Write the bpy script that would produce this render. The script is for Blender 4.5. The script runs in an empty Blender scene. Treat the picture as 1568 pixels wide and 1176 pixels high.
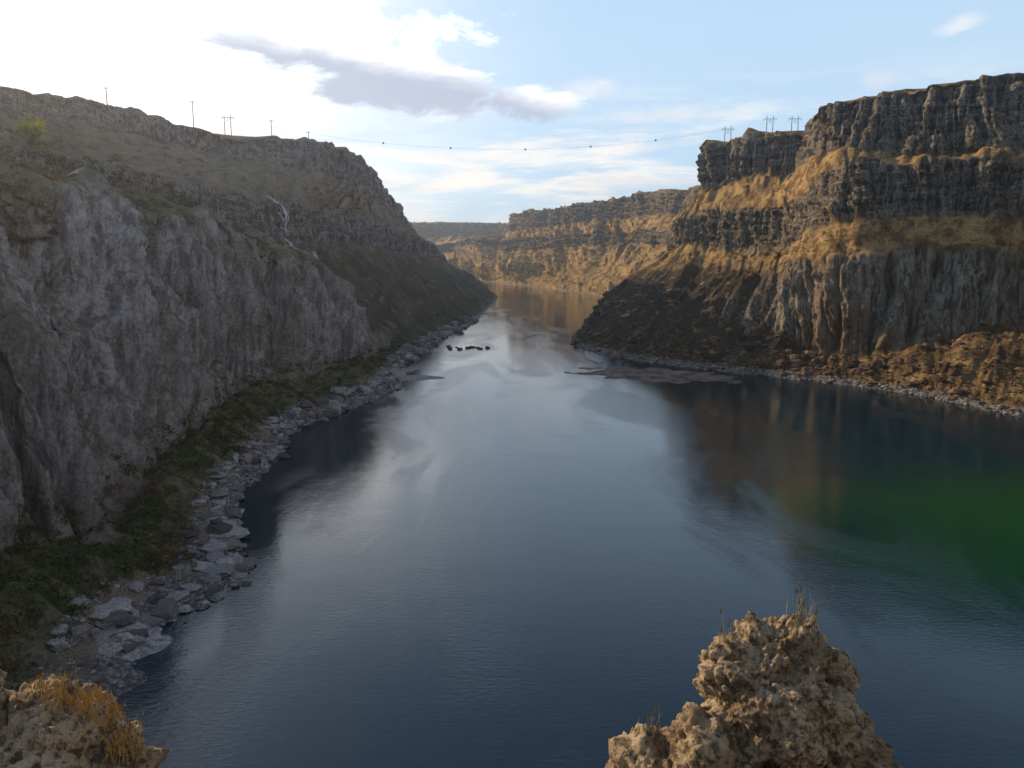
import bpy, math, numpy as np
from mathutils import Vector
rng = np.random.default_rng(7)
scene = bpy.context.scene

# ------------------------------------------------------------------ noise
_g = rng.normal(size=(4096, 3)); _g /= np.linalg.norm(_g, axis=1)[:, None]
def pnoise(p):
    p = np.asarray(p, dtype=np.float64)
    i = np.floor(p).astype(np.int64); f = p - i
    w = f*f*f*(f*(f*6-15)+10)
    out = np.zeros(len(p))
    for dx in (0, 1):
        wx = w[:, 0] if dx else 1-w[:, 0]
        for dy in (0, 1):
            wy = w[:, 1] if dy else 1-w[:, 1]
            for dz in (0, 1):
                wz = w[:, 2] if dz else 1-w[:, 2]
                h = ((i[:, 0]+dx)*73856093 ^ (i[:, 1]+dy)*19349663 ^ (i[:, 2]+dz)*83492791)
                h = (h ^ (h >> 13)) & 4095
                g = _g[h]
                out += wx*wy*wz*(g[:, 0]*(f[:, 0]-dx)+g[:, 1]*(f[:, 1]-dy)+g[:, 2]*(f[:, 2]-dz))
    return out*1.6
def fbm(p, o=4, gain=.5):
    s = 0; a = 1
    for k in range(o):
        s = s+a*pnoise(p*(2.03**k)+k*11.3); a *= gain
    return s
def billow(p, o=2, gain=.5):
    s = 0; a = 1
    for k in range(o):
        s = s+a*(np.abs(pnoise(p*(2.1**k)+k*7.7))*2.2-.6); a *= gain
    return s
def flute(p, o=1, gain=.5):
    """rounded pillars separated by narrow deep clefts"""
    s = 0; a = 1
    for k in range(o):
        s = s+a*(np.sqrt(np.abs(pnoise(p*(2.1**k)+k*7.7))+.004)*1.9-1.0); a *= gain
    return s

# ------------------------------------------------------------------ mesh helpers
def new_mesh(name, verts, faces, mat=None, smooth=True, colors=None):
    verts = np.asarray(verts, dtype=np.float32); faces = np.asarray(faces, dtype=np.int32)
    me = bpy.data.meshes.new(name)
    me.vertices.add(len(verts)); me.vertices.foreach_set('co', verts.ravel())
    F, k = faces.shape
    me.loops.add(F*k); me.loops.foreach_set('vertex_index', faces.ravel())
    me.polygons.add(F)
    me.polygons.foreach_set('loop_start', np.arange(F, dtype=np.int32)*k)
    me.polygons.foreach_set('loop_total', np.full(F, k, dtype=np.int32))
    me.polygons.foreach_set('use_smooth', np.full(F, smooth, dtype=bool))
    if colors is not None:
        ca = me.color_attributes.new('mask', 'FLOAT_COLOR', 'POINT')
        ca.data.foreach_set('color', np.asarray(colors, dtype=np.float32).ravel())
    me.update(calc_edges=True); me.validate()
    ob = bpy.data.objects.new(name, me); scene.collection.objects.link(ob)
    if mat: me.materials.append(mat)
    return ob

def pchip(t, Y, tq):
    h = np.diff(t)[:, None]; d = np.diff(Y, axis=0)/h
    m = np.zeros_like(Y); m[0] = d[0]; m[-1] = d[-1]
    same = (d[:-1]*d[1:]) > 0
    hm = np.where(same, 2*d[:-1]*d[1:]/np.where(same, d[:-1]+d[1:], 1), 0)
    av = .5*(d[:-1]+d[1:])
    m[1:-1] = np.where(same, hm, av*.25)
    k = np.clip(np.searchsorted(t, tq, side='right')-1, 0, len(t)-2)
    H = h[k]; s = ((tq-t[k])[:, None])/H
    return ((2*s**3-3*s**2+1)*Y[k]+(s**3-2*s**2+s)*H*m[k]+(-2*s**3+3*s**2)*Y[k+1]+(s**3-s**2)*H*m[k+1])

# ------------------------------------------------------------------ material helpers
class NT:
    def __init__(s, tree):
        s.t = tree; s.n = tree.nodes; s.l = tree.links
    def node(s, typ, **kw):
        n = s.n.new(typ)
        for k, v in kw.items(): setattr(n, k, v)
        return n
    def put(s, sock, v):
        if v is None: return
        if isinstance(v, bpy.types.NodeSocket): s.l.new(v, sock)
        else: sock.default_value = v
    def math(s, op, a, b=None, c=None, clamp=False):
        n = s.node('ShaderNodeMath', operation=op, use_clamp=clamp)
        s.put(n.inputs[0], a); s.put(n.inputs[1], b)
        if c is not None: s.put(n.inputs[2], c)
        return n.outputs[0]
    def ramp(s, v, lo, hi, a=0., b=1.):
        n = s.node('ShaderNodeMapRange', interpolation_type='SMOOTHSTEP')
        s.put(n.inputs[0], v); s.put(n.inputs[1], lo); s.put(n.inputs[2], hi); s.put(n.inputs[3], a); s.put(n.inputs[4], b)
        return n.outputs[0]
    def noise(s, vec, scale, detail=5, rough=.55, dist=0.):
        n = s.node('ShaderNodeTexNoise'); s.put(n.inputs['Vector'], vec)
        n.inputs['Scale'].default_value = scale; n.inputs['Detail'].default_value = detail
        n.inputs['Roughness'].default_value = rough; n.inputs['Distortion'].default_value = dist
        return n.outputs['Fac']
    def vor(s, vec, scale, feature='F1', out='Distance'):
        n = s.node('ShaderNodeTexVoronoi', feature=feature); s.put(n.inputs['Vector'], vec)
        n.inputs['Scale'].default_value = scale
        return n.outputs[out]
    def mapv(s, vec, scale):
        n = s.node('ShaderNodeVectorMath', operation='MULTIPLY'); s.put(n.inputs[0], vec); n.inputs[1].default_value = scale
        return n.outputs[0]
    def mix(s, f, a, b, mode='MIX'):
        n = s.node('ShaderNodeMix', data_type='RGBA', blend_type=mode)
        s.put(n.inputs[0], f)
        s.put(n.inputs[6], a if isinstance(a, bpy.types.NodeSocket) else (*a, 1) )
        s.put(n.inputs[7], b if isinstance(b, bpy.types.NodeSocket) else (*b, 1) )
        return n.outputs[2]
    def bump(s, h, strength, dist, normal=None):
        n = s.node('ShaderNodeBump'); n.inputs['Strength'].default_value = strength
        n.inputs['Distance'].default_value = dist; s.put(n.inputs['Height'], h)
        if normal: s.put(n.inputs['Normal'], normal)
        return n.outputs[0]
def new_mat(name, rough=.9, spec=.2):
    m = bpy.data.materials.new(name); m.use_nodes = True
    nt = NT(m.node_tree); b = m.node_tree.nodes['Principled BSDF']
    b.inputs['Roughness'].default_value = rough
    b.inputs['Specular IOR Level'].default_value = spec
    return m, nt, b

def canyon_mat(name, bl1, bl2, ba1, ba2, soil, grass, green, scree, gravel=(.36, .33, .31)):
    m, nt, b = new_mat(name, .95, .1)
    geo = nt.node('ShaderNodeNewGeometry'); pos = geo.outputs['Position']
    at = nt.node('ShaderNodeAttribute', attribute_name='mask')
    sep = nt.node('ShaderNodeSeparateColor'); nt.l.new(at.outputs['Color'], sep.inputs[0])
    R, G, B, A = sep.outputs[0], sep.outputs[1], sep.outputs[2], at.outputs['Alpha']
    xyz = nt.node('ShaderNodeSeparateXYZ'); nt.l.new(pos, xyz.inputs[0])
    nrm = nt.node('ShaderNodeSeparateXYZ'); nt.l.new(geo.outputs['Normal'], nrm.inputs[0])
    big = nt.noise(pos, .018, 3); mid = nt.noise(pos, .10, 6, .68); fine = nt.noise(pos, .9, 6, .72)
    streak = nt.noise(nt.mapv(pos, (.35, .35, .035)), 1., 6, .68)
    strata = nt.noise(nt.mapv(pos, (.035, .035, .26)), 1., 5, .65, .8)
    bluff = nt.mix(nt.ramp(streak, .38, .60), bl1, bl2)
    bluff = nt.mix(nt.ramp(big, .46, .62, 0, .5), bluff, soil)
    basalt = nt.mix(nt.ramp(nt.math('ADD', nt.math('MULTIPLY', strata, .35), nt.math('MULTIPLY', streak, .65)), .43, .57), ba1, ba2)
    basalt = nt.mix(nt.ramp(mid, .52, .68, 0, .5), basalt, bl2)
    basalt = nt.mix(nt.ramp(fine, .42, .52, .6, 0.), basalt, (.04, .035, .03))
    tal = nt.mix(nt.ramp(mid, .40, .58), soil, grass)
    tal = nt.mix(nt.ramp(fine, .52, .60, 0, .75), tal, ba1)
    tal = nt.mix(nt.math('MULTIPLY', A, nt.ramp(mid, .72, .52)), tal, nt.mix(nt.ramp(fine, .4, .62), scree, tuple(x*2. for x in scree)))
    tal = nt.mix(nt.math('MULTIPLY', B, nt.ramp(fine, .35, .6)), tal, green)
    flat = nt.ramp(nrm.outputs[2], .62, .85)
    cl = nt.math('SUBTRACT', 1., nt.math('MULTIPLY', flat, .8))
    c = nt.mix(nt.math('MULTIPLY', R, cl), tal, bluff)
    c = nt.mix(nt.math('MULTIPLY', G, cl), c, basalt)
    c = nt.mix(nt.ramp(fine, .35, .6, .4, 0.), c, (.03, .025, .02), 'MIX')
    gz = nt.ramp(nt.math('ADD', xyz.outputs[2], nt.math('MULTIPLY', mid, 3.)), 2.6, 3.8, 1., 0.)
    gr = nt.mix(nt.ramp(nt.vor(pos, 1.1), .1, .7), gravel, tuple(x*.35 for x in gravel))
    c = nt.mix(gz, c, gr)
    nt.l.new(c, b.inputs['Base Color'])
    crack = nt.vor(nt.mapv(pos, (.5, .5, .16)), 1., 'DISTANCE_TO_EDGE')
    h = nt.math('ADD', nt.math('MULTIPLY', fine, 1.), nt.math('MULTIPLY', nt.ramp(crack, 0., .12), nt.math('MULTIPLY', G, .4)))
    h = nt.math('ADD', h, nt.math('MULTIPLY', streak, nt.math('ADD', .8, nt.math('MULTIPLY', G, .8)))); h = nt.math('ADD', h, nt.math('MULTIPLY', mid, 1.6))
    nt.l.new(nt.bump(h, 1., 1.5), b.inputs['Normal'])
    return m

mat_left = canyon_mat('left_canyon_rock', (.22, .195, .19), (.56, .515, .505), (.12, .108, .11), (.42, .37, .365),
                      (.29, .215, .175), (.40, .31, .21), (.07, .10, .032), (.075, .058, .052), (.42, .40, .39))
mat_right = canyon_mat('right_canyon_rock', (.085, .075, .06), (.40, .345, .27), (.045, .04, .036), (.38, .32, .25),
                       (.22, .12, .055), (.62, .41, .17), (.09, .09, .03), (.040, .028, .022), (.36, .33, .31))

# ------------------------------------------------------------------ canyon walls
def loft(name, st, sign, mat, rims_far, seed, low_amp, bas_amp, ctrlamp, veg_fn, low_fn, dark_fn, bigl=1.):
    A = []
    for k, s in enumerate(st):
        s = [np.array(q, float) for q in s]
        S, Bk = s[0], s[1]
        d = (S-Bk); d[2] = 0; U = S+d*1.2; U[2] = -3.5
        P1 = s[8] if len(s) > 8 else None
        rim = s[7]; far = np.array(rims_far[k], float)
        if P1 is None:
            o = far-rim; o[2] = 0; o /= np.linalg.norm(o); P1 = rim+o*45; P1[2] = rim[2]+2.5
        A.append([U]+s[:8]+[P1, far])
    A = np.array(A)
    seg = np.linalg.norm(np.diff(A[:, 1:6], axis=0), axis=2).mean(1)
    t = np.concatenate([[0], np.cumsum(seg)])
    tq = [0.]
    mids = A[:, 2]
    while tq[-1] < t[-1]:
        x = tq[-1]; p = np.array([np.interp(x, t, mids[:, j]) for j in range(3)])
        tq.append(x+float(np.clip(np.hypot(p[0], p[1])*.0022, .42, 4.)))
    tq = np.array(tq[:-1]); C = len(tq)
    ctrl = np.stack([pchip(t, A[:, k], tq) for k in range(A.shape[1])], 1)
    for k in range(3, 9):
        n = fbm(np.stack([tq/55., np.full(C, k*17.+seed), np.zeros(C)], 1), 4, .55)
        nb = np.round(fbm(np.stack([tq/22., np.full(C, k*5.+seed), np.zeros(C)], 1), 2)*3)/3
        ctrl[:, k, 2] += ctrlamp[k-3]*(n*.8+nb*.4)*(1 if k < 8 else .5)
    ctrl[:, 3, 2] = np.maximum(ctrl[:, 3, 2], 4.)
    rows = [5, 8, 34, 96, 62, 54, 50, 52, 10, 6]
    v = np.concatenate([k+np.arange(r)/r for k, r in enumerate(rows)]+[[len(rows)]])
    k = np.minimum(v.astype(int), len(rows)-1); f = (v-k)[None, :, None]
    P = ctrl[:, k]*(1-f)+ctrl[:, k+1]*f
    V = len(v)
    T = np.gradient(P, tq, axis=0); W = np.gradient(P, axis=1)
    Nn = np.cross(T, W)*sign; Nn /= np.linalg.norm(Nn, axis=2)[..., None]+1e-9
    X = np.repeat(tq, V); vv = np.tile(v, C); pos = P.reshape(-1, 3).copy(); Nf = Nn.reshape(-1, 3)
    Nh = Nf*np.array([1, 1, 0]); Nh /= np.linalg.norm(Nh, axis=1)[:, None]+1e-6
    base = pos.copy()
    Z = pos[:, 2]; s0 = np.full_like(X, seed)
    tr = lambda a, b, e=.22: np.clip(np.minimum((vv-a)/e+.5, (b-vv)/e+.5), 0, 1)
    low = low_fn(base)
    mlow = tr(3, 4, .26); mmid = tr(5, 6, .3); mup = tr(7, 8, .3)
    on = np.clip((vv-1.6)/.8, 0, 1)*np.clip((9-vv)/.8, 0, 1)
    fy = np.clip((base[:, 1]-1150)/500, 0, 1)
    wx = X+5*pnoise(np.stack([X/17, Z/34, s0], 1))+1.3*pnoise(np.stack([X/5, Z/10, s0], 1))
    q = lambda l, zs: np.stack([wx/l, Z/(l*zs), s0], 1)
    bigm = .55+.45*np.maximum(mlow*low*bigl, np.maximum(mmid, mup))
    d = on*(pnoise(q(48, 3))*8+pnoise(q(24, 4))*4.)*bigm
    rib = flute(q(23, 7))+.75*flute(q(10.5, 7)+3.3)+.3*flute(q(4.6, 6)+9)+.12*billow(q(2.4, 4)+7, 2)
    d += low_amp*mlow*(.3+.7*low)*rib
    strat = pnoise(np.stack([X/26, Z/5., s0+5], 1))+.5*pnoise(np.stack([X/12, Z/2., s0+9], 1))
    mb = np.maximum(mmid, mup)
    d += bas_amp*(1+fy)*mb*(1.0*flute(q(12, 5))+.6*flute(q(5.5, 5)+5)+.25*billow(q(2.2, 3), 1)+.4*strat)
    tal = on*(1-np.maximum(mlow, mb))
    d += tal*(1+2*fy)*(2.8*billow(q(20, 2.5), 3, .5)+.4*strat*bas_amp*.5)
    d += on*1.0*fbm(pos/6., 4, .62)*(.5+.5*np.maximum(mlow, mb))
    rimf = np.clip((vv-8)/1., 0, 1); d *= (1-rimf)
    shore = tr(0.6, 2.4, .5); d += shore*(2.2*pnoise(np.stack([X/9, vv, s0+3], 1))+1.*pnoise(np.stack([X/3, vv, s0+4], 1)))*.7
    near = np.clip((np.hypot(pos[:, 0], pos[:, 1]))/120, .6, 1)
    pos += Nf*(d*near)[:, None]
    lowv = np.clip((6.5-vv)/3, 0, 1)
    dh = on*fy*(pnoise(np.stack([X/190, s0, vv*.05], 1))*60+pnoise(np.stack([X/80, s0+4, vv*.10], 1))*(30+45*lowv))*np.clip((vv-1.8)/1.4, 0, 1)*(1-rimf)
    pos += Nh*dh[:, None]
    pos[:, 2] += rimf*(vv < 9.9)*1.2*fbm(pos/14., 3)
    veg = np.clip(veg_fn(pos, vv)+.5*fbm(pos/20., 3), 0, 1)*(1-mb)
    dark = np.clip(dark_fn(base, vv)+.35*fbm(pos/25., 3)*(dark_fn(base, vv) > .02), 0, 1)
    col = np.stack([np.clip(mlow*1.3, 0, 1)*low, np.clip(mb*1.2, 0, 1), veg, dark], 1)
    idx = np.arange(C*V).reshape(C, V)
    a, b_, c_, d_ = idx[:-1, :-1].ravel(), idx[1:, :-1].ravel(), idx[1:, 1:].ravel(), idx[:-1, 1:].ravel()
    F = np.stack([a, b_, c_, d_], 1) if sign > 0 else np.stack([a, d_, c_, b_], 1)
    ob = new_mesh(name, pos, F, mat, True, col)
    return dict(ob=ob, P=pos.reshape(C, V, 3), v=v, t=tq, veg=veg.reshape(C, V), N=Nn)

L = [
 [(-48,40,0),(-54,40,2.5),(-84,45,10),(-118,55,75),(-190,70,95),(-200,70,108),(-300,80,138),(-312,80,162)],
 [(-54,98,0),(-62,99,2.5),(-86,104,11),(-120,118,76),(-180,130,92),(-188,132,102),(-290,150,138),(-305,150,162)],
 [(-59,118,0),(-70,121,2.5),(-86,128,11),(-118,145,78),(-185,160,94),(-192,161,104),(-300,190,138),(-315,190,162)],
 [(-52,134,0),(-61,137,2.5),(-76,141,9),(-112,164,78),(-180,190,95),(-186,191,104),(-300,225,140),(-315,225,163)],
 [(-56,152,0),(-65,155,2.5),(-82,160,10),(-116,190,78),(-172,220,94),(-178,221,103),(-295,270,140),(-312,275,163)],
 [(-70,192,0),(-77,195,2.5),(-92,200,10),(-122,228,78),(-178,255,94),(-184,256,103),(-290,320,140),(-306,325,163)],
 [(-73,232,0),(-80,234,2.5),(-99,240,10),(-126,262,78),(-178,300,94),(-184,301,102),(-285,380,140),(-300,385,162)],
 [(-78,270,0),(-84,272,2.5),(-103,280,13),(-120,302,73),(-170,345,92),(-176,346,102),(-283,440,140),(-296,448,161)],
 [(-66,313,0),(-73,316,2.5),(-99,325,13),(-110,346,65),(-160,400,84),(-168,402,100),(-270,500,142),(-283,520,162)],
 [(-56,354,0),(-64,357,2.5),(-84,365,11),(-98,382,56),(-150,450,76),(-158,452,98),(-235,590,142),(-244,606,162)],
 [(-60,400,0),(-66,402,2.5),(-76,412,10),(-88,422,38),(-143,495,70),(-149,500,98),(-190,660,140),(-200,672,162)],
 [(-64,440,0),(-69,442,2.5),(-76,447,8),(-84,452,18),(-141,540,70),(-147,545,98),(-160,700,136),(-165,708,162)],
 [(-57,520,0),(-63,522,3),(-75,525,11),(-85,530,20),(-135,600,72),(-141,605,98),(-148,730,126),(-152,738,161)],
 [(-54,620,0),(-60,622,3),(-72,625,12),(-84,630,22),(-132,690,74),(-137,695,97),(-146,780,122),(-150,788,160)],
 [(-42,717,0),(-48,718,3),(-62,725,12),(-76,730,24),(-124,790,70),(-128,795,94),(-146,840,122),(-150,850,157)],
 [(-35,860,0),(-41,861,3),(-56,862,14),(-70,866,26),(-118,900,68),(-122,903,90),(-144,930,112),(-150,940,142),(-185,950,153)],
 [(-30,1028,0),(-35,1028,3),(-48,1030,14),(-62,1032,28),(-105,1040,64),(-110,1042,84),(-142,1045,104),(-150,1050,130),(-200,1050,150)],
 [(-26,1180,0),(-30,1180,3),(-42,1180,14),(-55,1180,26),(-93,1180,56),(-100,1180,66),(-135,1180,92),(-160,1180,118),(-215,1180,156)],
 [(-24,1311,0),(-28,1311,3),(-42,1311,12),(-60,1311,24),(-105,1300,50),(-112,1300,60),(-160,1300,90),(-200,1300,122),(-250,1300,156)],
 [(-60,1500,0),(-65,1500,3),(-80,1500,12),(-110,1500,30),(-180,1480,60),(-190,1480,75),(-260,1480,110),(-300,1470,150)],
 [(-110,1850,0),(-115,1845,3),(-140,1830,14),(-170,1815,34),(-250,1800,64),(-260,1795,85),(-380,1785,125),(-420,1780,160)],
 [(-700,2250,0),(-700,2240,3),(-710,2210,14),(-715,2200,34),(-740,2150,64),(-745,2140,85),(-780,2070,125),(-800,2050,160)],
]
Lfar = [(-3300, s[7][1]*1.6-300, 172) for s in L]
R = [
 [(300,-100,0),(310,-100,3),(330,-100,20),(340,-100,60),(345,-100,80),(350,-100,112),(358,-100,120),(362,-100,162)],
 [(255,150,0),(265,150,3),(300,165,25),(312,165,62),(316,165,80),(321,165,112),(330,165,120),(336,165,160)],
 [(205,280,0),(212,290,3),(285,370,32),(292,382,66),(296,388,82),(300,396,114),(306,404,120),(312,412,163)],
 [(196,305,0),(200,318,3),(262,398,28),(268,410,64),(270,414,82),(273,420,113),(276,427,120),(280,437,161)],
 [(183,345,0),(186,356,3),(214,410,15),(222,424,66),(226,430,84),(230,440,115),(236,452,121),(240,462,160)],
 [(160,378,0),(163,392,3),(180,430,9),(186,442,60),(190,450,84),(196,466,118),(202,480,126),(210,498,160)],
 [(140,398,0),(144,412,3),(168,450,13),(176,476,60),(182,488,78),(188,500,112),(193,508,127),(199,524,160)],
 [(114,423,0),(118,438,3),(149,480,22),(172,510,58),(188,545,68),(192,556,102),(208,590,128),(219,596,158)],
 [(88,452,0),(93,468,3),(125,520,28),(158,560,50),(172,600,70),(176,610,102),(192,630,125),(196,638,159)],
 [(62,495,0),(69,508,3),(100,562,30),(125,610,48),(150,650,73),(153,662,101),(163,668,121),(166,676,158)],
 [(45,570,0),(52,583,3),(82,655,33),(100,690,44),(140,690,68),(146,695,95),(168,690,120),(174,696,158)],
 [(54,650,0),(62,660,3),(96,715,32),(118,730,45),(150,725,68),(158,728,95),(190,725,120),(200,728,158)],
 [(90,798,0),(100,803,3),(150,815,28),(165,820,44),(205,822,70),(212,825,97),(262,828,122),(272,832,160)],
 [(150,1030,0),(160,1033,3),(198,1040,30),(213,1042,45),(250,1046,75),(256,1047,105),(300,1050,125),(310,1052,165)],
 [(165,1200,0),(172,1205,3),(205,1240,30),(215,1250,48),(250,1280,85),(254,1285,110),(285,1300,135),(292,1312,178)],
 [(150,1320,0),(153,1330,3),(165,1370,38),(172,1385,55),(205,1450,92),(208,1460,120),(218,1520,145),(222,1540,187)],
 [(120,1500,0),(122,1510,3),(140,1570,35),(145,1580,55),(155,1640,92),(158,1650,120),(165,1700,145),(168,1715,187)],
 [(60,1850,0),(61,1858,3),(64,1900,35),(66,1910,55),(72,1950,90),(74,1958,120),(80,1990,145),(82,2000,187)],
 [(-7,2080,0),(-7,2088,3),(-8,2130,35),(-8,2140,55),(-4,2185,90),(-2,2192,120),(14,2225,145),(18,2232,192)],
 [(-70,2300,0),(-72,2310,3),(-95,2340,40),(-100,2350,60),(-125,2420,110),(-128,2425,130),(40,2900,150),(60,2950,200)],
 [(-330,2500,0),(-330,2510,3),(-320,2600,40),(-320,2620,60),(-310,2850,90),(-310,2870,120),(-300,3180,160),(-300,3230,218)],
 [(-1300,2600,0),(-1300,2610,3),(-1300,2700,40),(-1300,2720,60),(-1300,2950,90),(-1300,2970,120),(-1300,3280,160),(-1300,3330,218)],
]
Rfar = [(3300, s[7][1]*1.5-200, 172) for s in R[:14]]+[(3300,2300,190),(3000,4000,196),(2000,5000,196),(1200,5600,196),(600,6000,196),(500,6500,206),(-800,6500,225),(-3500,6500,225)]
ss = lambda x, a, b: np.clip((x-a)/(b-a), 0, 1)
def vegL(p, v):
    a = ss(v, 2, 2.4)*ss(v, 3.6, 3.1)*1.
    b = ss(v, 3.8, 4.1)*ss(v, 5.2, 4.9)*.45+ss(v, 6, 6.3)*ss(v, 7, 6.7)*.25
    return a+b
def vegR(p, v): return ss(v, 2, 2.4)*ss(v, 3, 2.5)*.25
def lowL(p): return ss(p[:, 1], 500, 430)
def lowR(p): return ss(p[:, 1], 540, 480)
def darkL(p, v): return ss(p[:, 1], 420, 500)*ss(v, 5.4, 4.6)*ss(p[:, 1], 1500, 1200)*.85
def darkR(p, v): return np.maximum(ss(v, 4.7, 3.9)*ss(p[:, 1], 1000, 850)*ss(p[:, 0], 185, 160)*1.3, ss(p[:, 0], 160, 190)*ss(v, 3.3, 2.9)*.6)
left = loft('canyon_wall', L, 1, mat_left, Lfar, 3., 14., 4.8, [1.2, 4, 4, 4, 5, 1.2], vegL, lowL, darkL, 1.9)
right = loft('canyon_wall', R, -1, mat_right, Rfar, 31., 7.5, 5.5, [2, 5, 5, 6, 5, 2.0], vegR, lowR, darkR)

def near_cliff():
    xs = np.arange(-150, 330, 1.5)
    prof = np.array([(-400, 62), (-40, 60), (-3, 58.5), (.6, 58.3), (2.2, 54), (3.5, 49), (7, 44), (10, 30), (15, 14), (24, 5), (32, 0), (40, -4)])
    vs = np.linspace(0, len(prof)-1, 120)
    pr = np.stack([np.interp(vs, np.arange(len(prof)), prof[:, j]) for j in (0, 1)], 1)
    Xg, Vg = np.meshgrid(xs, np.arange(len(vs)), indexing='ij')
    p = np.stack([Xg, pr[Vg, 0], pr[Vg, 1]], -1).reshape(-1, 3)
    am = np.clip((55-p[:, 2])/10, 0, 1)
    p[:, 1] += am*(3*billow(np.stack([p[:, 0]/9, p[:, 2]/30, 0*p[:, 0]], 1))-1.5)
    p[:, 2] += am*.8*fbm(p/4, 2)
    p[:, 1] -= np.clip(np.abs(p[:, 0])-25, 0, 400)*.35
    C, V = Xg.shape; idx = np.arange(C*V).reshape(C, V)
    F = np.stack([idx[:-1, :-1].ravel(), idx[1:, :-1].ravel(), idx[1:, 1:].ravel(), idx[:-1, 1:].ravel()], 1)[:, ::-1]
    col = np.zeros((len(p), 4)); col[:, 0] = (p[:, 2] < 57)*(p[:, 2] > 6)
    new_mesh('viewpoint_cliff', p, F, mat_right, True, col)
near_cliff()

# ------------------------------------------------------------------ water
m, nt, b = new_mat('river_water', .06, .5)
geo = nt.node('ShaderNodeNewGeometry'); pos = geo.outputs['Position']
b.inputs['IOR'].default_value = 1.56
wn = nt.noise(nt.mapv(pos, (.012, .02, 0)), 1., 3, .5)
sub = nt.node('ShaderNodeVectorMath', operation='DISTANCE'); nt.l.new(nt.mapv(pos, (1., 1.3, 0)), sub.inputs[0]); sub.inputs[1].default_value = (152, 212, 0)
sunpatch = nt.ramp(nt.math('ADD', sub.outputs['Value'], nt.math('MULTIPLY', wn, 60.)), 45., 140., 1., 0.)  # sunlit stretch of river, painted as a green patch in the base colour
wc = nt.mix(sunpatch, (.001, .018, .030), (.005, .072, .010))
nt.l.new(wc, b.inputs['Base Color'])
wind = nt.noise(nt.mapv(pos, (.030, .010, 0)), 1., 4, .6, 1.2)
windm = nt.ramp(wind, .44, .62)
nt.l.new(nt.math('ADD', .02, nt.math('MULTIPLY', windm, .06)), b.inputs['Roughness'])
w1 = nt.noise(nt.mapv(pos, (.7, 1.5, 0)), 1., 4, .65, .3); w2 = nt.noise(nt.mapv(pos, (.06, .14, 0)), 1., 2, .5)
hh = nt.math('ADD', nt.math('MULTIPLY', w1, nt.math('ADD', .07, nt.math('MULTIPLY', windm, .14))), nt.math('MULTIPLY', w2, .10))
nt.l.new(nt.bump(hh, .30, 1.), b.inputs['Normal'])
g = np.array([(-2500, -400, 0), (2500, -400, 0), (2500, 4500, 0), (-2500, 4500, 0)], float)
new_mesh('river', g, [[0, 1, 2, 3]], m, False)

# ------------------------------------------------------------------ gravel bars
def bar(name, cx, cy, rx, ry, rot, h, mat, seed):
    n = 90; a = np.linspace(-1.3, 1.3, n); X, Y = np.meshgrid(a, a, indexing='ij')
    r = np.hypot(X, Y); c, s = math.cos(rot), math.sin(rot)
    x = cx+X*rx*c-Y*ry*s; y = cy+X*rx*s+Y*ry*c
    p = np.stack([x, y, 0*x], -1).reshape(-1, 3)
    nn = fbm(np.stack([p[:, 0]/11, p[:, 1]/11, np.full(len(p), seed)], 1), 4)
    p[:, 2] = h*(1-r.ravel()**2*1.05)+nn*h*.7
    p[:, 2] = np.clip(p[:, 2], -1, h)
    idx = np.arange(n*n).reshape(n, n)
    new_mesh(name, p, np.stack([idx[:-1, :-1].ravel(), idx[1:, :-1].ravel(), idx[1:, 1:].ravel(), idx[:-1, 1:].ravel()], 1), mat)
m, nt, b = new_mat('wet_gravel', .8, .15)
geo = nt.node('ShaderNodeNewGeometry'); pos = geo.outputs['Position']
nt.l.new(nt.mix(nt.ramp(nt.noise(pos, .12, 8, .7), .38, .6), (.04, .034, .027), (.20, .155, .12)), b.inputs['Base Color'])
nt.l.new(nt.bump(nt.vor(pos, 2.), .5, .3), b.inputs['Normal'])
m2, nt, b = new_mat('dry_gravel', .9, .2)
geo = nt.node('ShaderNodeNewGeometry'); pos = geo.outputs['Position']
nt.l.new(nt.mix(nt.ramp(nt.noise(pos, .8, 8, .7), .3, .7), (.10, .09, .085), (.45, .42, .41)), b.inputs['Base Color'])
nt.l.new(nt.bump(nt.vor(pos, 2.), .7, .3), b.inputs['Normal'])
bar('gravel_bar', 76, 408, 42, 25, -.42, .7, m, 1.)
bar('gravel_bar', -56, 396, 21, 10, .15, 1., m2, 5.)
bar('gravel_bar', -64, 110, 8, 20, -.1, 1.0, m2, 8.)

# ------------------------------------------------------------------ boulders
import bmesh
def ico(sub):
    bm = bmesh.new(); bmesh.ops.create_icosphere(bm, subdivisions=sub, radius=1.)
    v = np.array([q.co[:] for q in bm.verts]); f = np.array([[q.index for q in fc.verts] for fc in bm.faces]); bm.free()
    return v, f
V2, F2 = ico(2)
def boulders(name, centers, sizes, mat, flat=.6, sink=.15):
    n = len(centers); v = np.repeat(V2[None], n, 0).copy()
    sc = rng.uniform(.6, 1.3, (n, 1, 3)); sc[..., 2] *= flat
    off = rng.uniform(0, 500, (n, 1, 3))
    nz = pnoise((v*1.3+off).reshape(-1, 3)).reshape(n, -1)
    v = np.sign(v)*np.abs(v)**.8
    v = v*(1+.55*nz[..., None])*sc
    a = rng.uniform(0, 6.28, n); c, s = np.cos(a)[:, None], np.sin(a)[:, None]
    x = v[..., 0]*c-v[..., 1]*s; y = v[..., 0]*s+v[..., 1]*c
    v = np.stack([x, y, v[..., 2]], -1)*sizes[:, None, None]
    v += centers[:, None, :]; v[..., 2] += (sizes*sink)[:, None]
    F = (F2[None]+(np.arange(n)*len(V2))[:, None, None]).reshape(-1, 3)
    return new_mesh(name, v.reshape(-1, 3), F, mat, False)
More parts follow.
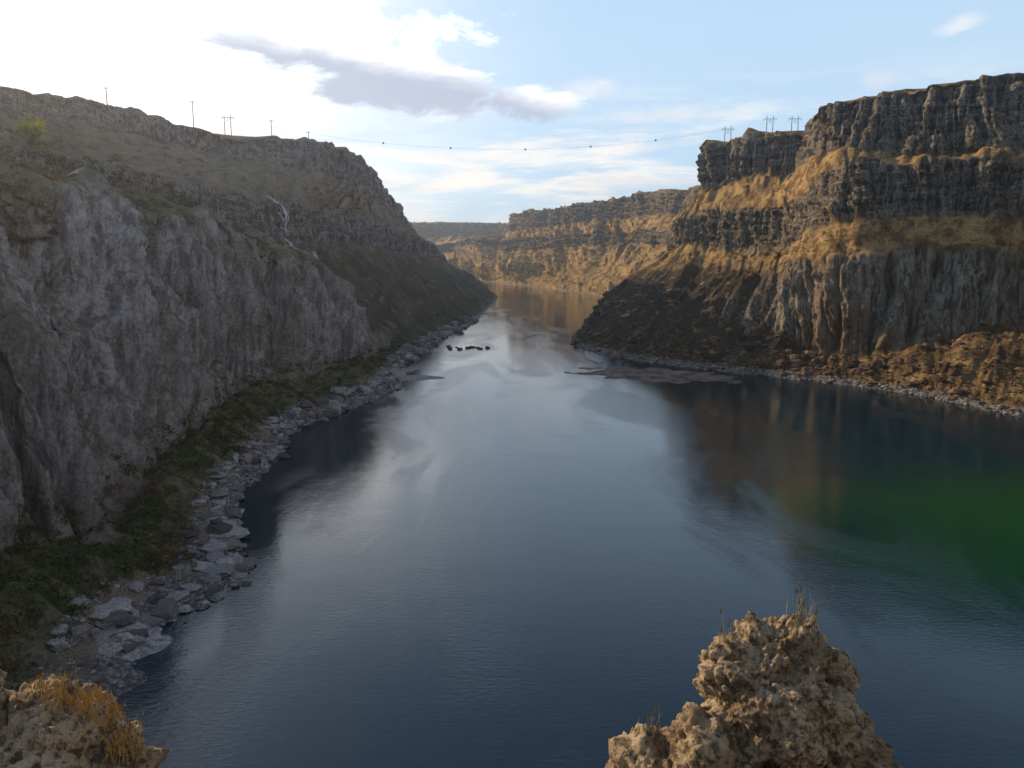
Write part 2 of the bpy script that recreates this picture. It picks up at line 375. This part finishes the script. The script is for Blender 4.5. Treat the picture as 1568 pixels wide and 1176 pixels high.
def rock_mat(name, c1, c2, sc=.6):
    m, nt, b = new_mat(name, .9, .2)
    geo = nt.node('ShaderNodeNewGeometry'); pos = geo.outputs['Position']
    r = nt.mix(geo.outputs['Random Per Island'], c1, c2)
    n = nt.noise(pos, sc*4, 6, .7)
    nt.l.new(nt.mix(nt.ramp(n, .35, .65, .0, .6), r, tuple(x*.4 for x in c1)), b.inputs['Base Color'])
    nt.l.new(nt.bump(n, .8, .3), b.inputs['Normal'])
    return m
mr1 = rock_mat('shore_rock', (.09, .08, .076), (.48, .45, .43)); mr2 = rock_mat('shore_rock_brown', (.045, .03, .022), (.28, .17, .10))
def pick(W, lo, hi, n, maxd=9e9, wfn=None, mind=0):
    r = np.where((W['v'] >= lo) & (W['v'] < hi))[0]
    out = np.zeros((0, 3))
    while len(out) < n:
        ci = rng.integers(0, len(W['t']), n*3); ri = rng.choice(r, n*3)
        p = W['P'][ci, ri]; k = p[:, 2] > -.3
        dd = np.hypot(p[:, 0], p[:, 1]); k &= (dd < maxd) & (dd > mind)
        if wfn is not None: k &= rng.random(len(p)) < wfn(p, W['veg'][ci, ri])
        out = np.vstack([out, p[k]])
    return out[:n]
p = pick(left, 0.8, 2.2, 9000, 800); d = np.hypot(p[:, 0], p[:, 1])
boulders('shore_boulders', p, (.16+rng.pareto(2.4, len(p))*.24).clip(0, 1.9)*np.clip(d/200, .7, 2.2), mr1)
p = pick(left, 1.0, 1.8, 60, 190, None, 125)
boulders('shore_ledge_rocks', p, rng.uniform(1.2, 3.4, len(p)), mr1, .36, .02)
p = pick(right, 0.8, 2.5, 6000, 900)
boulders('shore_boulders', p, (.3+rng.pareto(2.4, len(p))*.35).clip(0, 2.2), mr2)
p = pick(right, 0.9, 1.7, 2600, 620)
boulders('waterline_stones', p, rng.uniform(.3, .9, len(p)), mr1)
p = pick(right, 2.0, 3.0, 5200, 700)
boulders('talus_boulders', p, (.35+rng.pareto(2.1, len(p))*.5).clip(0, 3.2), mr2, .75)
p = np.array([(-43, 532), (-39, 540), (-36, 528), (-31, 535), (-24, 537), (-22, 531), (-17, 536), (-45, 545), (-28, 541)], float)
boulders('river_rocks', np.c_[p, np.zeros(len(p))], rng.uniform(.8, 2.2, len(p)), rock_mat('river_rock', (.05, .045, .04), (.12, .1, .09)), .5)

# ------------------------------------------------------------------ shrubs
def leaf_mass(centers, radii, n, leaf, flat=.7):
    m = len(centers)
    u = rng.normal(size=(m, n, 3)); u /= np.linalg.norm(u, axis=2)[..., None]
    lump = .55+.45*rng.random((m, n, 1))**.5
    u = u*lump; u[..., 2] = np.abs(u[..., 2])*flat*1.2
    c = centers[:, None]+u*radii[:, None, None]
    a = rng.normal(size=(m, n, 3)); bb = rng.normal(size=(m, n, 3))
    a /= np.linalg.norm(a, axis=2)[..., None]; bb /= np.linalg.norm(bb, axis=2)[..., None]
    s = (leaf*radii)[:, None, None]*rng.uniform(.5, 1.3, (m, n, 1))
    return np.stack([c-a*s*.5, c+a*s*.5, c+bb*s], 2).reshape(-1, 3)
def leaf_mat(name, c1, c2, c3=None):
    m, nt, b = new_mat(name, .8, .2)
    geo = nt.node('ShaderNodeNewGeometry'); pos = geo.outputs['Position']
    c = nt.mix(nt.ramp(nt.noise(pos, .15, 3), .35, .65), c1, c2)
    if c3: c = nt.mix(nt.ramp(nt.noise(pos, .05, 2), .5, .62), c, c3)
    c = nt.mix(geo.outputs['Random Per Island'], c, nt.mix(.5, c, (.02, .02, .01)))
    nt.l.new(c, b.inputs['Base Color'])
    return m
def shrubs(name, p, r, mat, n=46, leaf=.32):
    t = leaf_mass(p, r, n, leaf); new_mesh(name, t, np.arange(len(t)).reshape(-1, 3), mat, False)
mgl = leaf_mat('riverside_shrub', (.045, .075, .02), (.10, .115, .035), (.15, .08, .04))
p = pick(left, 2.0, 3.1, 3300, 520, lambda p, v: v); shrubs('riverside_shrubs', p, rng.uniform(.5, 1.8, len(p)), mgl)
p = pick(left, 3.9, 7., 3200, 800, lambda p, v: .2+v); shrubs('sagebrush', p, rng.uniform(.8, 2.6, len(p)), leaf_mat('sagebrush', (.085, .10, .04), (.17, .14, .07), (.21, .14, .07)))
p = pick(right, 2.0, 3.1, 1300, 900, lambda p, v: .2+v)
p = np.vstack([p, pick(right, 4.0, 5.1, 700, 900)])
shrubs('sagebrush', p, rng.uniform(.6, 1.8, len(p)), leaf_mat('dry_brush', (.16, .12, .04), (.12, .11, .04)))

# ------------------------------------------------------------------ tubes
def tube_geo(p0, p1, r0, r1, n=6):
    p0 = np.array(p0, float); p1 = np.array(p1, float); d = p1-p0; d /= np.linalg.norm(d)
    a = np.cross(d, (0, 0, 1) if abs(d[2]) < .9 else (1, 0, 0)); a /= np.linalg.norm(a); b_ = np.cross(d, a)
    an = np.arange(n)/n*2*math.pi; ring = np.cos(an)[:, None]*a+np.sin(an)[:, None]*b_
    v = np.vstack([p0+ring*r0, p1+ring*r1])
    f = [[i, (i+1) % n, n+(i+1) % n, n+i] for i in range(n)]
    return v, np.array(f)
def join(parts):
    V = []; F = []; o = 0
    for v, f in parts: V.append(v); F.append(f+o); o += len(v)
    return np.vstack(V), np.vstack(F)

def nearest(W, x, y, vlo=0, vhi=10):
    r = np.where((W['v'] >= vlo) & (W['v'] <= vhi))[0]
    P = W['P'][:, r].reshape(-1, 3); k = np.argmin((P[:, 0]-x)**2+(P[:, 1]-y)**2); return P[k]
def tree(name, base, h, cr, mat, nclump=34):
    base = np.array(base); bark = bpy.data.materials.get('tree_bark')
    if not bark:
        bark, nt, b = new_mat('tree_bark', .9, .1); b.inputs['Base Color'].default_value = (.09, .07, .05, 1)
    parts = [tube_geo(base-(0, 0, 1), base+(0, 0, h*.45), h*.035, h*.022, 8)]
    cl = []
    for i in range(9):
        a = i*2.4; e = base+np.array([math.cos(a)*cr*.7, math.sin(a)*cr*.7, h*(.5+.045*i)])
        parts.append(tube_geo(base+(0, 0, h*(.22+.025*i)), e, h*.016, h*.005, 5)); cl.append(e)
    v, f = join(parts)
    e = bpy.data.objects.new(name, None); scene.collection.objects.link(e)
    o = new_mesh('trunk', v, f, bark); o.parent = e
    c = rng.normal(size=(nclump, 3)); c /= np.linalg.norm(c, axis=1)[:, None]; c *= rng.uniform(.3, 1., (nclump, 1))
    c = base+np.array([0, 0, h*.6])+c*np.array([cr, cr, h*.38]); c = np.vstack([c, cl])
    t = leaf_mass(c, rng.uniform(.22, .4, len(c))*cr, 60, .22, 1.)
    o = new_mesh('crown', t, np.arange(len(t)).reshape(-1, 3), mat, False); o.parent = e
tree('cottonwood_tree', nearest(left, -200, 332, 4, 7), 12, 6, leaf_mat('yellow_leaves', (.78, .64, .05), (.5, .5, .05)))
tree('cottonwood_tree', nearest(left, -192, 318, 4, 7), 8, 4.2, leaf_mat('green_leaves', (.09, .12, .04), (.14, .16, .05)))
tree('cottonwood_tree', nearest(left, -208, 318, 4, 7), 7, 4.2, leaf_mat('olive_leaves', (.11, .12, .04), (.16, .16, .05)))

# ------------------------------------------------------------------ power poles
mw, nt, b = new_mat('weathered_wood', .8, .2); b.inputs['Base Color'].default_value = (.10, .085, .08, 1)
def pole(base, h, frame=True):
    base = np.array(base, float); parts = []
    if frame:
        for dx in (-2.6, 2.6):
            parts.append(tube_geo(base+(dx, 0, -2), base+(dx, 0, h), .34, .24, 7))
        parts.append(tube_geo(base+(-5.2, 0, h-2.2), base+(5.2, 0, h-2.2), .2, .2, 6))
        parts.append(tube_geo(base+(-2.6, 0, h-6.5), base+(2.6, 0, h-2.6), .1, .1, 5))
        parts.append(tube_geo(base+(2.6, 0, h-6.5), base+(-2.6, 0, h-2.6), .1, .1, 5))
        for dx in (-5, 0, 5): parts.append(tube_geo(base+(dx, 0, h-3.8), base+(dx, 0, h-2.2), .18, .18, 6))
    else:
        parts.append(tube_geo(base+(0, 0, -2), base+(0, 0, h), .36, .24, 7))
        parts.append(tube_geo(base+(-1.8, 0, h-1.2), base+(1.8, 0, h-1.2), .18, .18, 6))
        for dx in (-1.6, 1.6): parts.append(tube_geo(base+(dx, 0, h-1.1), base+(dx, 0, h-.4), .15, .12, 6))
    v, f = join(parts); new_mesh('power_pole', v, f, mw)
def rimz(W, x, y): return nearest(W, x, y, 8, 9.2)
for x, y, h, fr in [(-281, 555, 14, False), (-247, 620, 20, False), (-232, 655, 16, True), (-203, 675, 13, False), (-181, 712, 10, False)]:
    pole(rimz(left, x, y), h, fr)
for x, y, h in [(186, 685, 15), (215, 670, 19), (232, 655, 16)]:
    pole(rimz(right, x, y), h, True)
a = rimz(left, -232, 655)+(0, 0, 14); c = rimz(right, 186, 685)+(0, 0, 13)
pts = []
for i in range(61):
    s = i/60; q = a*(1-s)+c*s; pts.append(q-np.array([0, 0, 4*21*s*(1-s)]))
parts = [tube_geo(pts[i], pts[i+1], .05, .05, 4) for i in range(60)]
v, f = join(parts); wire = new_mesh('power_line', v, f, mw)
bm = bmesh.new()
for s in (.30, .44, .585, .725, .865):
    q = pts[int(s*60)]
    bmesh.ops.create_icosphere(bm, subdivisions=3, radius=.8, matrix=__import__('mathutils').Matrix.Translation(q))
me = bpy.data.meshes.new('marker_balls'); bm.to_mesh(me); bm.free(); me.materials.append(mw)
o = bpy.data.objects.new('marker_balls', me); scene.collection.objects.link(o); o.parent = wire

# ------------------------------------------------------------------ waterfall
m, nt, b = new_mat('falling_water', .5, .5)
geo = nt.node('ShaderNodeNewGeometry')
nt.l.new(nt.mix(nt.ramp(nt.noise(nt.mapv(geo.outputs['Position'], (1, 1, .4)), 1., 5), .38, .62), (.26, .27, .29), (.75, .79, .84)), b.inputs['Base Color'])
def fall(y0, zlist):
    P = left['P']; r = np.where((left['v'] >= 3.6) & (left['v'] <= 7))[0]
    q = P[:, r].reshape(-1, 3); out = []
    for z in zlist:
        d2 = ((q[:, 1]-y0)**2)+((q[:, 2]-z)**2)*4
        out.append(q[np.argmin(d2)]+np.array([.7, -.6, .3]))
    return np.array(out)
parts = []
for za, zb, w, y0 in [(101, 78, .5, 508), (99, 82, .28, 510), (101, 80, .3, 505.), (74, 50, .55, 506), (72, 52, .35, 508.5), (68, 50, .3, 503.5)]:
    c = fall(y0, np.linspace(za, zb, 26))
    c[1:-1] = (c[:-2]+c[1:-1]*2+c[2:])/4
    ww = w*rng.uniform(.0, 1.6, len(c))[:, None]
    side = np.array([.75, .66, 0])[None]
    v = np.vstack([c-side*ww, c+side*ww]); n = len(c)
    parts.append((v, np.array([[i, i+1, n+i+1, n+i] for i in range(n-1)])))
v, f = join(parts); new_mesh('waterfall', v, f, m)

# ------------------------------------------------------------------ foreground rocks
m_fr, nt, b = new_mat('tuff_rock', .9, .15)
geo = nt.node('ShaderNodeNewGeometry'); pos = geo.outputs['Position']
n1 = nt.noise(pos, 1.6, 6, .6); n2 = nt.noise(pos, 9, 8, .72); n3 = nt.noise(pos, 40, 5, .7)
c = nt.mix(nt.ramp(n1, .35, .65), (.38, .26, .15), (.70, .54, .35))
c = nt.mix(nt.ramp(n2, .42, .54, .85, 0.), c, (.09, .06, .037))
c = nt.mix(nt.ramp(n3, .55, .7, 0., .3), c, (.72, .62, .48))
nt.l.new(c, b.inputs['Base Color'])
pit = nt.ramp(nt.vor(pos, 11.), .0, .35)
h = nt.math('ADD', nt.math('MULTIPLY', n2, 1.2), nt.math('MULTIPLY', pit, .35)); h = nt.math('ADD', h, nt.math('MULTIPLY', n3, .35))
nt.l.new(nt.bump(h, 1., .09), b.inputs['Normal'])
def lump(c, r, sub, amp=1.):
    v, f = ico(sub); c = np.array(c); r = np.array(r)
    p = v*r+c; w = p
    d = .16*billow(w*1.2+3, 1)+.085*billow(w*2.9+9, 2)+.036*billow(w*8.1, 2, .6)+.014*fbm(w*24, 2, .6)
    pk = pnoise(w*3.4+21); d -= .18*np.clip(pk-.22, 0, 1)*2
    nrm = v/r; nrm /= np.linalg.norm(nrm, axis=1)[:, None]
    return p+nrm*(d*amp)[:, None], f
parts = [lump((2.93, 7.9, 55.13), (.86, .8, .92), 7), lump((1.75, 7.75, 54.02), (.80, .7, .70), 6), lump((2.3, 7.6, 54.45), (.66, .7, .85), 6),
         lump((3.48, 7.75, 54.4), (.62, .75, .95), 6), lump((2.6, 6.8, 51.2), (1.9, 2.6, 3.0), 5, 1.5), lump((2.4, 4., 46), (3.5, 4, 5), 5, 3)]
v, f = join(parts); new_mesh('rock_outcrop', v, f, m_fr)
VR = v
parts = [lump((-5.6, 8.3, 54.3), (.9, .85, .66), 6), lump((-4.75, 8.25, 53.9), (.5, .55, .6), 6), lump((-6.4, 8.4, 54.85), (.42, .4, .75), 6),
         lump((-5.6, 7.2, 51.2), (1.7, 2.5, 2.8), 5, 1.5), lump((-5.4, 4, 46), (3.5, 4, 5), 5, 3)]
v, f = join(parts); new_mesh('rock_outcrop', v, f, m_fr)
VL = v

def grass(name, VV, spots, n, hgt, mat, spread):
    tris = []
    for (x, y) in spots:
        for _ in range(n):
            px = x+rng.normal()*spread; py = y+rng.normal()*spread
            near = VV[np.hypot(VV[:, 0]-px, VV[:, 1]-py) < .06]
            if len(near) == 0: continue
            z = near[:, 2].max()
            hh = hgt*rng.uniform(.5, 1.2); lean = rng.normal(size=2)*.28*hh; w = .0045
            a = rng.uniform(0, 6.28); dx, dy = math.cos(a)*w, math.sin(a)*w
            mx, my = px+lean[0]*.35, py+lean[1]*.35
            b0 = (px-dx, py-dy, z-.03); b1 = (px+dx, py+dy, z-.03)
            m0 = (mx-dx*.7, my-dy*.7, z+hh*.55); m1 = (mx+dx*.7, my+dy*.7, z+hh*.55)
            tp = (px+lean[0], py+lean[1], z+hh)
            tris += [b0, b1, m1, b0, m1, m0, m0, m1, tp]
            if rng.random() < .5:
                s = w*3; q = np.array(tp)
                tris += [tuple(q-(s, 0, .05)), tuple(q+(s, 0, -.03)), tuple(q+(0, 0, .03))]
    t = np.array(tris); new_mesh(name, t, np.arange(len(t)).reshape(-1, 3), mat, False)
mg = leaf_mat('dry_grass', (.74, .42, .11), (.56, .34, .10)); mg2 = leaf_mat('seed_grass', (.24, .20, .10), (.38, .30, .15))
grass('grass_tuft', VR, [(3.08, 7.8), (3.15, 7.9)], 22, .36, mg2, .08)
grass('grass_tuft', VR, [(2.3, 7.8), (1.6, 7.9)], 12, .26, mg2, .06)
grass('dry_grass_tuft', VL, [(-5.3, 8.3), (-5.1, 8.4), (-4.9, 8.3), (-4.6, 8.3), (-4.45, 8.2), (-5.5, 8.5), (-4.75, 8.5)], 70, .14, mg, .12)

# ------------------------------------------------------------------ sky
SUN_AZ, SUN_EL = -54., 20.
w = bpy.data.worlds.new('World'); scene.world = w; w.use_nodes = True
nt = NT(w.node_tree); bg = w.node_tree.nodes['Background']
sky = nt.node('ShaderNodeTexSky', sky_type='NISHITA'); sky.sun_disc = False
sky.sun_elevation = math.radians(SUN_EL); sky.sun_rotation = math.radians(SUN_AZ); sky.air_density = 1.; sky.dust_density = 1.2; sky.ozone_density = 1.5
tc = nt.node('ShaderNodeTexCoord'); dirv = tc.outputs['Generated']
sp = nt.node('ShaderNodeSeparateXYZ'); nt.l.new(dirv, sp.inputs[0]); x, y, z = sp.outputs
zz = nt.math('ADD', nt.math('MAXIMUM', z, 0.), .10)
cb = nt.node('ShaderNodeCombineXYZ'); nt.l.new(nt.math('DIVIDE', x, zz), cb.inputs[0]); nt.l.new(nt.math('DIVIDE', y, zz), cb.inputs[1])
az = nt.math('ARCTAN2', x, y); el = nt.math('ARCSINE', z)
cn = nt.noise(cb.outputs[0], .9, 8, .55, .3)
dn = nt.noise(nt.mapv(dirv, (9, 9, 22)), 1., 8, .62, .4)
def ell(ca, ce, ra, re, tilt=0.):
    a = nt.math('SUBTRACT', az, ca); e = nt.math('ADD', nt.math('SUBTRACT', el, ce), nt.math('MULTIPLY', a, tilt))
    q = nt.math('SQRT', nt.math('ADD', nt.math('POWER', nt.math('ABSOLUTE', nt.math('DIVIDE', a, ra)), 2.), nt.math('POWER', nt.math('ABSOLUTE', nt.math('DIVIDE', e, re)), 2.)))
    return nt.math('SUBTRACT', 1., q), e
nz = nt.math('MULTIPLY', nt.math('SUBTRACT', dn, .5), 3.4)
col = sky.outputs[0]
front = nt.ramp(y, -.1, .35)
col = nt.mix(nt.ramp(el, .62, .24, .06, .85), col, (3.8, 5.3, 6.9))
# bright clouds added out of view to light the shaded wall
back = nt.math('MULTIPLY', nt.ramp(x, .2, .8), nt.math('MULTIPLY', nt.ramp(y, .45, -.1), nt.ramp(cn, .35, .6)))
col = nt.mix(nt.math('MULTIPLY', back, .9), col, (8.2, 8.1, 8.4))
veil = nt.math('MULTIPLY', nt.ramp(az, .10, -.48, .03, 1.), nt.ramp(cn, .3, .65, .3, 1.))
veil = nt.math('MULTIPLY', nt.math('MULTIPLY', veil, front), nt.ramp(el, .52, .34))
col = nt.mix(veil, col, (9.4, 9.2, 9.0))
lowc = nt.math('MULTIPLY', nt.ramp(nt.noise(nt.mapv(dirv, (5, 5, 34)), 1., 7, .6, .3), .46, .64), nt.ramp(el, .24, .10))
col = nt.mix(nt.math('MULTIPLY', nt.math('MULTIPLY', lowc, .9), front), col, (7.8, 7.3, 6.8))
greyc = nt.math('MULTIPLY', nt.ramp(nt.noise(nt.mapv(dirv, (4, 4, 26)), 1.3, 6, .6, .3), .52, .66), nt.ramp(el, .20, .08))
col = nt.mix(nt.math('MULTIPLY', greyc, .5), col, (4.4, 4.9, 5.8))
for ca, ce, ra, re, ti, br, k in [(-.20, .285, .17, .05, .05, 2.1, 1.), (.50, .243, .028, .010, -.2, .9, .6), (.49, .285, .025, .012, 0, .8, .35), (.575, .272, .026, .012, 0.3, .85, .35), (.10, .21, .04, .014, -.1, .9, .5), (.22, .175, .09, .018, 0., .85, .5), (.43, .20, .04, .014, 0., .8, .4)]:
    f1, e = ell(ca, ce, ra, re, ti)
    dns = nt.ramp(nt.math('ADD', f1, nz), .0, .9, 0., k)
    col = nt.mix(dns, col, (7.4*br, 7.4*br, 7.5*br))
for ca, ce, ra, re, ti in [(-.150, .222, .20, .042, .17), (-.44, .335, .16, .022, .12)]:
    f1, e = ell(ca, ce, ra, re, ti)
    dns = nt.ramp(nt.math('ADD', nt.math('MULTIPLY', f1, 1.5), nz), .0, .5, 0., .92)
    sh = nt.ramp(nt.math('ADD', e, nt.math('MULTIPLY', nz, .016)), -.008, .030)
    col = nt.mix(dns, col, nt.mix(sh, (3.6, 4.0, 5.0), (9.2, 9.1, 9.0)))
nt.l.new(col, bg.inputs[0]); bg.inputs[1].default_value = .15

sd = bpy.data.lights.new('sun', 'SUN'); sd.energy = 5.0; sd.angle = math.radians(.5); sd.color = (1., .77, .48)
so = bpy.data.objects.new('sun', sd); scene.collection.objects.link(so)
a, e = math.radians(SUN_AZ), math.radians(SUN_EL)
tosun = Vector((math.sin(a)*math.cos(e), math.cos(a)*math.cos(e), math.sin(e)))
so.rotation_euler = tosun.to_track_quat('Z', 'Y').to_euler()

# haze filling the canyon air
mh = bpy.data.materials.new('haze_air'); mh.use_nodes = True; nt = NT(mh.node_tree)
for n in list(mh.node_tree.nodes):
    if n.type == 'BSDF_PRINCIPLED': mh.node_tree.nodes.remove(n)
out = [n for n in mh.node_tree.nodes if n.type == 'OUTPUT_MATERIAL'][0]
vs = nt.node('ShaderNodeVolumeScatter'); vs.inputs['Color'].default_value = (.82, .89, 1, 1); vs.inputs['Density'].default_value = .00012; vs.inputs['Anisotropy'].default_value = .78
nt.l.new(vs.outputs[0], out.inputs['Volume'])
x0, x1, y0, y1, z0, z1 = -3000, 3000, -300, 4400, -6, 260
v = [(x, y, z) for z in (z0, z1) for y in (y0, y1) for x in (x0, x1)]
f = [(0, 2, 3, 1), (4, 5, 7, 6), (0, 1, 5, 4), (2, 6, 7, 3), (0, 4, 6, 2), (1, 3, 7, 5)]
new_mesh('atmospheric_haze', v, f, mh, False)

# ------------------------------------------------------------------ camera
cd = bpy.data.cameras.new('camera'); cd.sensor_width = 36; cd.lens = 36*1180/1568; cd.clip_end = 20000; cd.clip_start = .1
co = bpy.data.objects.new('camera', cd); scene.collection.objects.link(co)
co.location = (0, 0, 60); co.rotation_euler = (math.radians(90-9.05), 0, 0)
scene.camera = co
scene.view_settings.view_transform = 'Standard'; scene.view_settings.look = 'None'; scene.view_settings.exposure = 0
